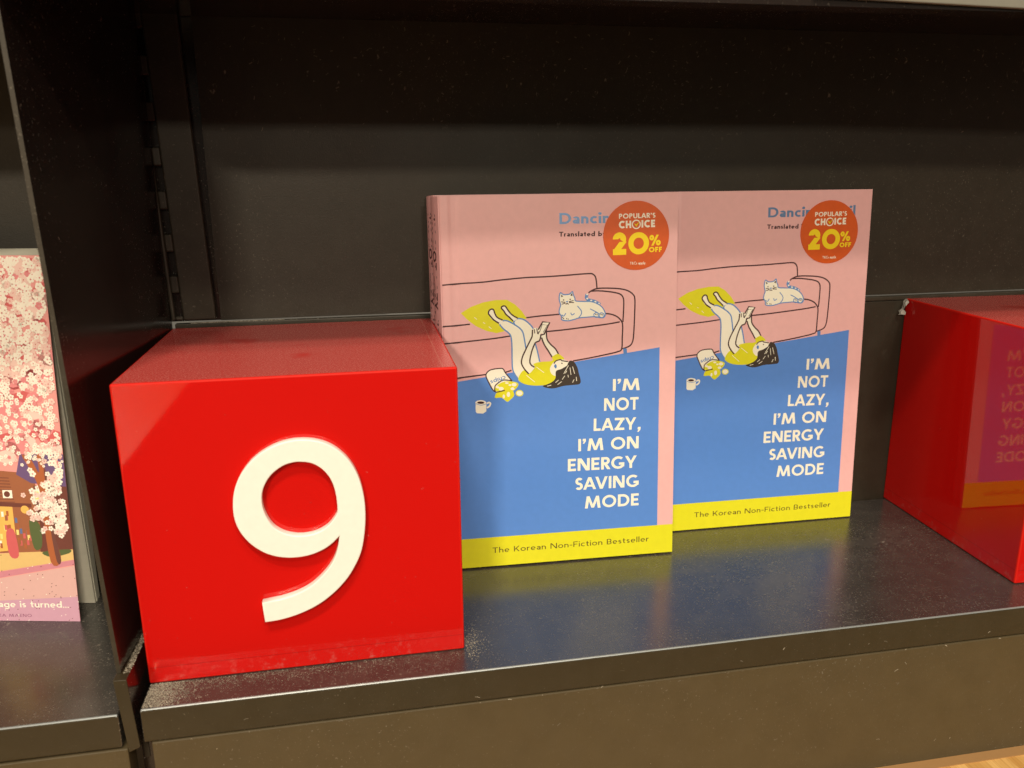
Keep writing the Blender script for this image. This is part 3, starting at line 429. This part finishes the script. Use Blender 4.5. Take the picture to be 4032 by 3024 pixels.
# ------------------------------------------------------------------ books
CW, CH, TH = 12.666, 20.0, 1.32
def arc_strip(mb, prof, v0, v1, m, flip=False):
    for (a, b), (c, d) in zip(prof, prof[1:]):
        q = [(a, b, v0), (c, d, v0), (c, d, v1), (a, b, v1)]; mb.face(q[::-1] if flip else q, m)
def sweep(mb, prof, v0, v1, m):
    """closed u-w outline swept from v0 to v1, ends capped"""
    L = len(prof)
    for i in range(L):
        (a, b), (c, d) = prof[i], prof[(i+1) % L]; mb.face([(a, b, v0), (c, d, v0), (c, d, v1), (a, b, v1)], m)
    mb.face([(a, b, v1) for a, b in prof], m); mb.face([(a, b, v0) for a, b in prof[::-1]], m)
def hardback():
    t = empty('hardback_book', 'x', 'book', None, 'pink hardback copies of the same book')
    T = DESIGN['text']
    c = Print(.002)
    front = [(0.06, .02), (.13, 0), (.42, 0), (.48, .008), (.54, .022), (.62, .036), (.73, .042), (.84, .036), (.92, .022), (.98, .008), (1.04, 0), (CW, 0), (CW, .24), (.9, .24), (.6, .22), (.06, .24), (0, .16), (0, .08)]
    sweep(c, front, 0, CH, 'pink')
    B = DESIGN['blue']; (x0, y0), (x1, y1) = B['top']; sl = (y1-y0)/(x1-x0); xr = B['right'][0]; yb = 1.66
    c.put([[(.05, yb), (xr, yb), (xr, y0+sl*(xr-x0)), (.05, y0+sl*(.05-x0))]], 'blue')
    c.put([[(.05, .0), (CW, 0), (CW, yb), (.05, yb+.02)]], 'yellow')
    for name, kind, col, pts, wd, cl in DESIGN['art']:
        if kind == 'fill': c.fill(pts, col, bool(wd))
        elif kind == 'poly': c.put(strip([tuple(q) for q in pts], wd), col)
        else: c.line(pts, col, {.36: .17, .035: .045}.get(wd, wd), cl)
    def tx(key, word, wgt, col='cream'):
        a, b, d = T[key][:3]; cap = d[1]-(b[1] if abs(d[0]-b[0]) < abs(d[0]-a[0]) else a[1]); c.text(word, a, b, cap, wgt, col)
    a, b, d = T["I'M"]; c.text('I\u2019M', a, b, .66, .19, 'cream')
    for kk in ('NOT', 'ENERGY', 'SAVING', 'MODE'): a, b, d = T[kk]; c.text(kk, a, b, .70, .19, 'cream')
    a, b, d = T['LAZY,']; c.text('LAZY,', a, (10.72, 7.30), .69, .19, 'cream')
    a, b, d = T["I'M ON"]; c.text('I\u2019M ON', a, b, .69, .19, 'cream')
    c.text('Dancing Snail', (6.25, 18.50), (11.66, 18.53), .56, .19, 'foil')
    c.text('Translated by', (6.22, 17.86), (8.75, 17.84), .25, .20, 'ink')
    c.text('The Korean Non-Fiction Bestseller', (2.33, .76), (11.27, .735), .315, .125, 'brown', .20)
    c.text('chips', (3.22, 10.66), (2.42, 10.42), .24, .14, 'blue2')
    cov = c.build('front_cover', t)
    # spine, slightly cocked, with its title running down
    sk = Print(0)
    n = 8; out = [(-.02-.30*i/n-.07*math.sin(math.pi*i/n), .06+(TH-.12)*i/n) for i in range(n+1)]
    prof = out+[(q[0]+.09, q[1]) for q in out[::-1]]
    sweep(sk, prof[::-1], 0.0, CH, 'pink')
    gl = Print(0); gl.text('I\u2019M NOT LAZY, I\u2019M ON ENERGY SAVING MODE', (0, 0), (16.2, 0), .5, .2, 'ink')
    for f, mi in zip(gl.f, gl.mi):
        pts = []
        for i in f:
            a, _, b = gl.v[i]; wv = .40+(.5-b); fr = (wv-.06)/(TH-.12)
            pts.append((-.02-.30*fr-.07*math.sin(math.pi*min(1, max(0, fr)))-.006, wv, 19.1-a))
        sk.face(pts, 'ink')
    sk.build('spine', t)
    bk = MB(); sweep(bk, [(-.28, TH-.22), (CW-.28, TH-.22), (CW-.28, TH), (-.28, TH)], 0, CH, 'pink'); bk.build('back_cover', t, .02)
    pg = MB(); pg.hexa([(.15, .25, .3), (CW-.32, .25, .3), (CW-.5, TH-.23, .3), (0, TH-.23, .3), (.15, .25, CH-.3), (CW-.32, .25, CH-.3), (CW-.5, TH-.23, CH-.3), (0, TH-.23, CH-.3)], 'pages'); pg.build('page_block', t)
    # round sticker
    s = Print(.0); cx, cy, rad = 10.385, 17.835, 1.80; L = .030
    s.lift = L; s.disc(cx, cy, rad, 'orange', 64)
    nn = 64
    for i in range(nn):
        a, b = 2*math.pi*i/nn, 2*math.pi*(i+1)/nn
        s.face([(cx+rad*math.cos(b), -L-STEP, cy+rad*math.sin(b)), (cx+rad*math.cos(a), -L-STEP, cy+rad*math.sin(a)), (cx+rad*math.cos(a), -.001, cy+rad*math.sin(a)), (cx+rad*math.cos(b), -.001, cy+rad*math.sin(b))], 'orange')
    s.text('POPULAR\u2019S', (9.43, 18.72), (11.425, 18.745), .255, .20, 'cream')
    s.text('CH', (9.43, 18.22), (10.10, 18.23), .385, .25, 'cream'); s.text('ICE', (10.66, 18.245), (11.40, 18.255), .385, .25, 'cream')
    s.put(strip([(10.375+.215*math.cos(2*math.pi*i/30), 18.415+.215*math.sin(2*math.pi*i/30)) for i in range(30)], .06, True), 'cream')
    s.put([[(10.255, 18.47), (10.375, 18.285), (10.40, 18.40)], [(10.255, 18.47), (10.40, 18.40), (10.37, 18.41)], [(10.37, 18.41), (10.375, 18.285), (10.605, 18.63)], [(10.37, 18.40), (10.605, 18.63), (10.385, 18.36)]], 'gold')
    s.text('2', (9.11, 16.84), (9.89, 16.85), 1.17, .26, 'gold'); 
    q = Print(0)
    s.put(strip([(10.512+.425*math.cos(2*math.pi*i/40), 17.43+.437*math.sin(2*math.pi*i/40)) for i in range(40)], .285, True), 'gold')
    s.text('%', (11.10, 17.29), (11.76, 17.30), .56, .24, 'gold'); s.text('OFF', (11.08, 16.95), (11.80, 16.96), .265, .25, 'gold')
    s.text('T&Cs apply.', (10.04, 16.325), (10.92, 16.325), .14, .15, 'cream')
    s.build('discount_sticker', t)
    return t
def copy_tree(o):
    r = o.copy(); C.collection.objects.link(r)
    for ch in list(o.children):
        c = ch.copy(); C.collection.objects.link(c); c.parent = r; c.matrix_parent_inverse.identity()
    return r
h1 = hardback()
h2 = copy_tree(h1); h3 = copy_tree(h1)
h1.matrix_world = frame(22.433, 9.454, -.0288, .0741); h1['label'] = 'pink hardback standing frontmost against the block with the 9, its spine and whole cover showing'
h2.matrix_world = frame(22.36, 10.80, -.0288, .088); h2['label'] = 'pink hardback hidden behind the frontmost book, only its spine edge showing'
h3.matrix_world = frame(35.182, 11.737, -.0136, .0549); h3['label'] = 'pink hardback farther back, left edge overlapped by its neighbour, black gap before the block'
for h, ln in ((h1, .0741), (h2, .088), (h3, .0549)): h.location.z += TH*math.sin(ln)*S     # a leaning book stands on its back edge
for c in h3.children:
    if c.name.startswith('discount_sticker'): c.location = (-.30*S, 0, -.225*S)
for c in list(h2.children):
    if c.name.startswith('discount_sticker'): bpy.data.objects.remove(c)

# ------------------------------------------------------------------ paperback with the blossom cover in the next bay
def paperback():
    PW, PH = 11.1, 17.85
    ex = Vector((math.cos(-.217), math.sin(-.217), 0)); o = Vector((3.91, 8.06, 0))-PW*ex
    m = frame(o.x, o.y, -.217, .081); m.translation.z = -.09*S
    t = empty('paperback_book', 'pale paperback with a pink cherry blossom street scene on its cover, beyond the side panel', 'book', m)
    for kk, cc in (('petal', (.92, .86, .77)), ('petal2', (.86, .60, .55)), ('petal3', (.76, .26, .28)), ('core', (.62, .12, .13)), ('trunk', (.42, .12, .045)), ('trunkd', (.16, .06, .05)), ('wood', (.34, .12, .06)),
                   ('woodd', (.16, .05, .04)), ('roofc', (.15, .09, .22)), ('glow', (.85, .48, .12)), ('lit', (.90, .72, .25)), ('road', (.70, .42, .40)), ('roady', (.74, .50, .20)), ('kerb', (.62, .24, .30)), ('leafc', (.10, .13, .05)),
                   ('lilac', (.60, .33, .45)), ('plum', (.28, .10, .18)), ('bluec', (.12, .17, .36)), ('pinkbg', (.78, .33, .32))):
        if kk not in MAT: MAT[kk] = flat('print_'+kk, cc, .4, .45)
    rr = random.Random(11)
    c = Print(.002)
    nu, nv = 12, 14
    def bend(u, v): return -.0*v
    sweep(c, [(0, 0), (PW, 0), (PW, .035), (0, .035)], 0, PH, 'pinkbg')
    c.put([[(0, 0), (PW, 0), (PW, 2.9), (0, .9)]], 'road'); c.put([[(0, 0), (PW, 0), (PW, 1.3), (0, .6)]], 'lilac')
    c.put([[(0, .9), (PW, 2.95), (PW, 3.2), (0, 1.3)]], 'kerb'); c.put([[(0, 1.35), (PW, 3.22), (PW, 3.75), (0, 3.0)]], 'roady')
    c.put([[(0, 3.2), (9.6, 3.62), (9.6, 7.1), (8.9, 7.6), (0, 8.4)]], 'wood')
    c.put([[(9.5, 3.6), (PW, 3.75), (PW, 6.95), (9.5, 6.95)]], 'woodd')
    c.put([[(8.72, 7.5), (9.4, 7.08), (PW, 6.9), (PW, 8.5), (9.0, 8.5)]], 'roofc')
    c.put([[(6.5, 3.5), (8.35, 3.7), (8.35, 5.9), (6.5, 6.0)]], 'glow')
    for i in range(46):
        a = 6.6+rr.random()*3.0; b = 3.75+rr.random()*1.7; c.put([[(a, b), (a+.12, b), (a+.12, b+.26), (a, b+.26)]], rr.choice(['lit', 'core', 'bluec', 'trunk', 'wood', 'petal']))
    for i in range(9): c.put([[(6.2, 6.1+i*.16), (8.5-.02*i, 6.1+i*.15), (8.5-.02*i, 6.14+i*.15), (6.2, 6.14+i*.16)]], 'woodd')
    c.put([[(6.4, 5.95), (9.3, 5.85), (9.3, 6.05), (6.4, 6.15)]], 'woodd')
    c.put([[(9.42, 6.2), (9.85, 6.2), (9.85, 6.75), (9.42, 6.75)]], 'petal'); c.put([[(9.53, 6.26), (9.72, 6.26), (9.72, 6.66), (9.53, 6.66)]], 'lit')
    c.put([[(7.95, 6.32), (8.42, 6.32), (8.42, 6.72), (7.95, 6.72)]], 'petal'); c.disc(8.16, 6.52, .15, 'woodd', 16); c.disc(8.95, 5.75, .2, 'glow', 16)
    c.fill([(7.9, 4.6), (8.3, 4.7), (8.4, 3.4), (7.95, 3.4)], 'core'); c.fill([(9.1, 5.2), (9.6, 5.0), (9.6, 3.9), (9.2, 3.8)], 'leafc')
    c.fill([(10.0, 3.35), (10.9, 3.55), (10.9, 3.75), (9.6, 3.6)], 'leafc')
    c.fill([(9.95, 3.1), (10.47, 3.15), (10.3, 4.5), (10.25, 6.0), (10.3, 7.0), (9.95, 8.7), (9.82, 8.7), (9.85, 7.6), (9.5, 8.3), (9.1, 8.45), (9.5, 7.6), (9.78, 6.7), (9.80, 5.6)], 'trunk')
    c.fill([(10.25, 3.15), (10.47, 3.18), (10.32, 4.5), (10.28, 6.0), (10.3, 7.0), (10.1, 7.9), (10.12, 6.5), (10.1, 5.0)], 'trunkd')
    # a canopy of blossom
    def flower(x, y, r, pm):
        a0 = rr.random()*6.28; quads = []
        for k in range(5):
            a = a0+k*1.2566; cx, cy = x+r*.62*math.cos(a), y+r*.62*math.sin(a)
            quads.append([(cx+r*.45*math.cos(a+q*1.047), cy+r*.45*math.sin(a+q*1.047)) for q in range(6)])
        c.boxes.append(((x-r, y-r, x+r, y+r), 0)); flower.k = (flower.k+1) % 40
        yv = -(c.lift+(6+flower.k)*STEP)
        for f in quads: c.face([(q[0], yv, q[1]) for q in f], pm)
        c.face([(x+r*.20*math.cos(q*1.2), yv-STEP*.5, y+r*.20*math.sin(q*1.2)) for q in range(5)], rr.choice(['core', 'petal3', 'petal3']))
    flower.k = 0
    for i in range(260):
        u, v = rr.random()*PW, 8.2+rr.random()*9.6; rad = .25+rr.random()*.5
        yv = -(c.lift+(2+i % 4)*STEP); c.face([(min(PW, max(0, u+rad*math.cos(q*.785))), yv, min(PH, v+rad*.7*math.sin(q*.785))) for q in range(8)], rr.choice(['petal2', 'petal3', 'petal3', 'core', 'petal3']))
    for i in range(3100):
        u, v = rr.random()*PW, 7.9+rr.random()**.85*9.9; far = min(1, max(0, (v-8)/6))
        rad = (.085+.07*far)*(.75+.5*rr.random())
        if rad < u < PW-rad and v < PH-rad: flower(u, v, rad, rr.choices(['petal', 'petal2', 'petal3'], [6, 2.2, .5])[0])
    for i in range(110):
        t1 = rr.random(); u = 10.9-abs(rr.gauss(0, .55)); v = 4.6+t1*4.3+rr.gauss(0, .15)
        if 8.8 < u < 11.0: flower(u, v, .13+.05*rr.random(), rr.choices(['petal', 'petal2'], [3, 1])[0])
    for i in range(70):
        u, v = 9.95+rr.gauss(0, .45), 5.9+rr.gauss(0, .55)
        if u < 11.0: flower(u, v, .13, rr.choices(['petal', 'petal2'], [2, 1])[0])
    for i in range(170):
        u, v = rr.random()*PW, rr.random()*3.4; c.put([[(u, v), (u+.07, v+.01), (u+.05, v+.06)]], rr.choice(['woodd', 'woodd', 'petal']))
    c.text('final page is turned...', (5.6, .715), (10.60, .715), .33, .15, 'cream')
    c.text('KA MAENO', (7.0, .21), (8.69, .21), .155, .15, 'plum')
    cov = c.build('front_cover', t)
    # the cover springs open toward its lower right corner
    for v in cov.data.vertices:
        u, z = v.co.x/S/PW, v.co.z/S/PH
        v.co.y += S*.10*(1-max(0, u))**2*0
    g = MB()
    lay = 5
    for i in range(lay):
        w0, w1 = i/lay, (i+.97)/lay; d = .02*math.sin(i*2.1)
        yb0, yb1 = 1.75+.75*w0, 1.75+.75*w1; yt0, yt1 = .07+1.0*w0, .07+1.0*w1
        g.hexa([(.1, yb0, .085*yb0), (PW-.18+d-.25*w0*w0, yb0, .085*yb0), (PW-.2+d-.25*w0*w0, yb1, .085*yb1), (.1, yb1, .085*yb1), (.1, yt0, PH+.3*w0), (PW-.22+d*.4, yt0, PH+.3*w0), (PW-.24+d*.4, yt1, PH+.3*w1), (.1, yt1, PH+.3*w1)], 'pages')
    g.build('page_block', t)
    g = MB(); g.hexa([(.1, 2.52, .22), (PW-.5, 2.52, .22), (PW-.5, 2.56, .22), (.1, 2.56, .22), (.1, 1.10, PH-.02), (PW-.24, 1.10, PH-.02), (PW-.24, 1.14, PH-.02), (.1, 1.14, PH-.02)], 'cream'); g.build('back_cover', t)
    return t
paperback()

# ------------------------------------------------------------------ dust lying on the boards
def dust():
    d = MB(); rr = random.Random(5)
    def grain(x, y, z, r, m):
        a = rr.random()*6.28; p = [(x+r*math.cos(a+q*2.1)*(.6+.8*rr.random()), y+r*math.sin(a+q*2.1)*(.6+.8*rr.random()), z) for q in range(3)]; top = (x+r*.3*rr.random(), y, z+r*(.5+.5*rr.random()))
        for i in range(3): d.face([p[i], p[(i+1) % 3], top], m)
    def fibre(x, y, z, L, m):
        a = rr.random()*6.28; k = rr.uniform(-1.6, 1.6); pts = []; n = 5
        for i in range(n+1): pts.append((x, y)); x += L/n*math.cos(a); y += L/n*math.sin(a); a += k/n
        for q in strip(pts, .006): d.face([(u, v, z+.008) for u, v in q], m)
    for i in range(6500):                                       # drift along the foot of the first block
        x = rr.uniform(8.6, 22.4); f = max(.12, 1-((x-8.6)/14)*.85)
        if rr.random() > f: continue
        y = 1.78-abs(rr.gauss(0, .5))
        if math.sin(x*3.1+1.3*math.sin(x*7))*math.sin(y*5+x) < -.25 and rr.random() < .75: continue
        if y > .12: grain(x, y, 0, rr.uniform(.006, .024), rr.choice(['dustm', 'dustd', 'dustd']))
    for i in range(2600): 
        x, y = 8.6+abs(rr.gauss(0, .8)), rr.uniform(.12, 1.8); grain(x, y, 0, rr.uniform(.01, .035), rr.choice(['dustm', 'dustd']))
    for i in range(500):
        x, y = 22.25+abs(rr.gauss(0, .45)), 2.3+rr.gauss(0, .7); 
        if y > .15: grain(x, y, 0, rr.uniform(.008, .032), rr.choice(['dustm', 'dustd']))
    for i in range(1500): grain(rr.uniform(22, 60), rr.uniform(.15, 13.5), 0, rr.uniform(.004, .016), rr.choice(['dustm', 'dustd', 'dustd']))
    for i in range(700): fibre(rr.uniform(22.6, 58), rr.uniform(.4, 12), 0, rr.uniform(.05, .3), 'dustd')
    for i in range(150): fibre(rr.uniform(34, 53), rr.uniform(.4, 10), 0, rr.uniform(.08, .4), 'dustm')
    for i in range(900):                                        # on the ledge of the bracket
        y = rr.uniform(.5, 9); grain(8.0+rr.uniform(-.02, .22)+.012*y, y, 1.49, rr.uniform(.02, .05), rr.choice(['dustm', 'dustd']))
    for i in range(500): grain(rr.uniform(-6, 7.6)+0, abs(rr.gauss(0, 3))+.15, -.1, rr.uniform(.006, .02), rr.choice(['dustm', 'dustd', 'dustd']))
    for i in range(320): grain(7.6-abs(rr.gauss(0, .9)), abs(rr.gauss(3.5, 2))+.15, -.1, rr.uniform(.008, .025), rr.choice(['dustm', 'dustd', 'dustd']))
    for i in range(900): grain(9.4+abs(rr.gauss(0, 2.2)), rr.uniform(13.93, 14.1), 13.52, rr.uniform(.02, .06), rr.choice(['dustm', 'dustd']))
    for i in range(300): grain(rr.uniform(9, 60), rr.uniform(13.93, 14.1), 13.52, rr.uniform(.01, .04), 'dustd')
    for i in range(46):
        x = rr.uniform(9, 52); z = rr.choice([-1.6, -1.6, rr.uniform(-8, -1.7), rr.uniform(-8, -1.7), rr.uniform(-1.4, -.2)]); L = rr.uniform(.03, .22); a = rr.uniform(-.9, .9); yy = -.046 if z < -1.56 else -.006; m = rr.choice(['dustm', 'dustd'])
        for q in strip(smooth_pts([(x, z), (x+L*.5*math.cos(a), z+L*.5*math.sin(a)+.02), (x+L*math.cos(a), z+L*math.sin(a))]), rr.uniform(.012, .035)): d.face([(u, yy, v) for u, v in q], m)
    for i in range(420):                                        # flecks stuck to the back panel, thickest near the top
        x = rr.uniform(12, 60); z = 28.3-abs(rr.gauss(0, 2.2)); L = rr.uniform(.03, .2); a = rr.uniform(-.6, 1.7)
        if z < 21 or rr.random() > .35+.65*(x-12)/48: continue
        for q in strip(smooth_pts([(x, z), (x+L*.5*math.cos(a)+.02, z+L*.5*math.sin(a)), (x+L*math.cos(a), z+L*math.sin(a))]), rr.uniform(.012, .05)): d.face([(u, 14.142, v) for u, v in q], 'dustd')
    tag(d.build('dust'), 'grey dust and lint drifted along the foot of the block and over the boards', 'dust', kind='stuff')
dust()
